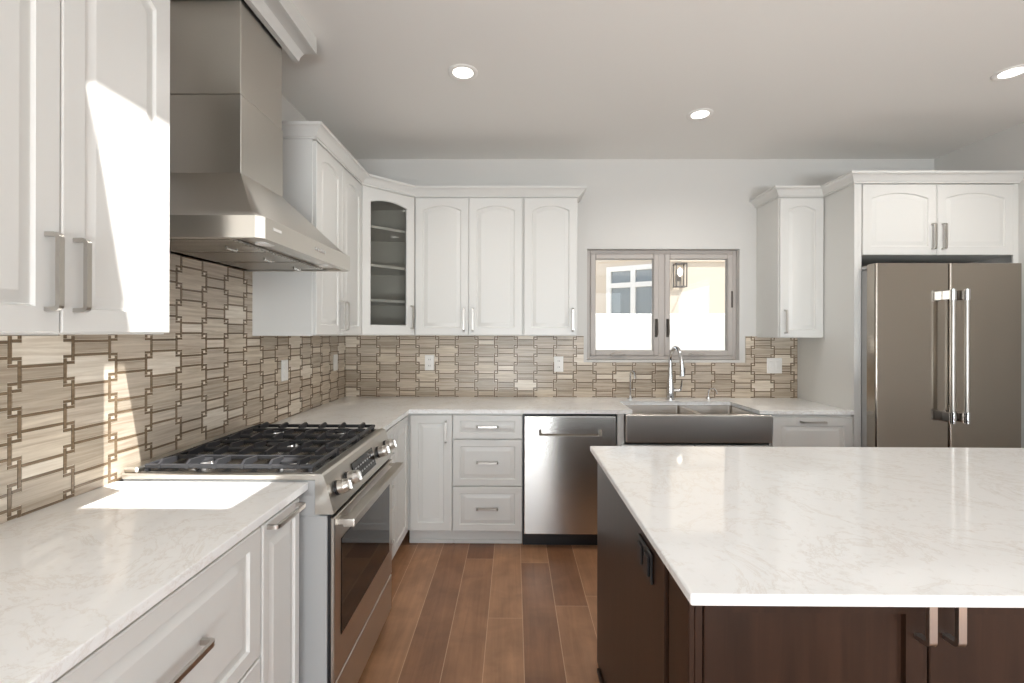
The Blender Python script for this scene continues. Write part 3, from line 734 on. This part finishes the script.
# ------------------------------------------------------------------ ceiling lights
def can(x, y, label):
    o_ = (x, y, ZC); t = thing('ceiling_light', label, 'ceiling light', o_, 0, 'recessed ceiling lights')
    b = MB(); n = 32
    rg_ = lambda r, z: [(x+r*math.cos(2*PI*i/n), y+r*math.sin(2*PI*i/n), z) for i in range(n)]
    b.rings([rg_(.052, ZC-.001), rg_(.078, ZC-.001), rg_(.078, ZC-.004), rg_(.070, ZC-.008), rg_(.056, ZC-.006), rg_(.052, ZC-.004)], closed=True)
    b.build('trim_ring', M_whitetrim, t, o_)
    MB().cyl((x, y, ZC-.0015), (x, y, ZC-.0045), .0525, seg=32).build('lens', M_lamp, t, o_)
    l = lamp('ceiling_lamp', 'SPOT', (x, y, ZC-.02), 34, (1.0, 0.965, 0.92), spot_size=2.6, spot_blend=0.8, shadow_soft_size=.05)
can(-.270, 2.482, 'recessed round ceiling light left, above the range aisle')
can(1.152, 2.960, 'recessed round ceiling light in the middle, nearest the window wall')
can(2.587, 2.492, 'recessed round ceiling light at the right, near the refrigerator')

# ------------------------------------------------------------------ outside the window
struct(MB().box(-12, 16, YB+.15, 20, -.20, -.15).box(-12, XL-.3, -12, YB+.15, -.20, -.15).box(XR+.5, 16, -12, YB+.15, -.20, -.15).box(XL-.3, XR+.5, -12, YR-.4, -.20, -.15).build('ground', M_concrete))
o = MB().box(-1.5, 6.5, 5.5, 5.65, -.15, 1.645, .01).build('garden_wall', M_gardenwall)
tag(o, 'low white stucco wall outside the kitchen window', 'wall')
ho2 = (2.35, 7.65, -.15)
hs = thing('neighbouring_house', 'cream stucco house with white framed window across the yard', 'house', ho2)
th = math.radians(-33); ux = Vector((math.cos(th), math.sin(th))); un = Vector((-ux.y, ux.x)); p0_ = Vector((1.81, 8.0))
def fac(b, a0, a1, d0, d1, z0, z1):
    P = [p0_+ux*a0+un*d0, p0_+ux*a1+un*d0, p0_+ux*a1+un*d1, p0_+ux*a0+un*d1]; b.prism([tuple(p) for p in P], 'z', z0, z1)
b = MB(); b.box(2.352, 6.5, 7.65, 7.85, -.15, 4.0)
fac(b, -3.5, -.27, 0, .2, -.15, 4.0); fac(b, -.27, .63, 0, .2, 2.55, 4.0); fac(b, -.27, .63, 0, .2, -.15, .8); fac(b, .63, .70, 0.0, .2, -.15, 4.0)
b.build('wall', M_stucco, hs, ho2)
b = MB(); b.box(2.33, 6.5, 7.632, 7.648, 2.575, 2.75); fac(b, -3.5, .66, -.018, -.002, 2.64, 2.80); b.build('fascia', M_stucco, hs, ho2)
b = MB(); fac(b, -.27, -.19, -.02, .08, .8, 2.55); fac(b, .155, .235, -.02, .08, .8, 2.55); fac(b, .58, .64, -.02, .08, .8, 2.55)
for a0, a1 in ((-.19, .155), (.235, .58)):
    fac(b, a0, a1, -.02, .08, 2.47, 2.55); fac(b, a0, a1, -.02, .08, 2.19, 2.27); fac(b, a0, a1, -.02, .08, .8, .88)
wf = b.build('window_frame', M_whitetrim, hs, ho2)
b = MB()
for a0, a1 in ((-.19, .155), (.235, .58)):
    fac(b, a0, a1, .03, .05, .88, 2.19); fac(b, a0, a1, .03, .05, 2.27, 2.47)
b.build('panes', M_darkglass, wf, ho2)
lo = (2.635, 7.648, 2.15)
ln = thing('wall_lantern', 'lit box lantern on the house wall outside', 'lantern', lo)
lx0, lx1, ly0, ly1, lz0, lz1 = 2.545, 2.725, 7.49, 7.64, 2.155, 2.535; b = MB(); w = .016
for x in (lx0, lx1-w):
    for y in (ly0, ly1-w): b.box(x, x+w, y, y+w, lz0, lz1)
for z in (lz0, lz1-w):
    b.box(lx0, lx1, ly0, ly0+w, z, z+w).box(lx0, lx1, ly1-w, ly1, z, z+w).box(lx0, lx0+w, ly0, ly1, z, z+w).box(lx1-w, lx1, ly0, ly1, z, z+w)
b.box(2.595, 2.675, ly1-.006, 7.648, 2.26, 2.43).box(2.63, 2.64, 7.56, 7.57, lz0, 2.40)
b.build('frame', M_lantern, ln, lo)
bb = MB(); bb.cyl((2.635, 7.565, 2.33), (2.635, 7.565, 2.46), .05, rings=[(0, .010), (.15, .028), (.4, .040), (.65, .040), (.85, .028), (1, .010)], seg=20); bb.build('bulb', M_bulb, ln, lo)
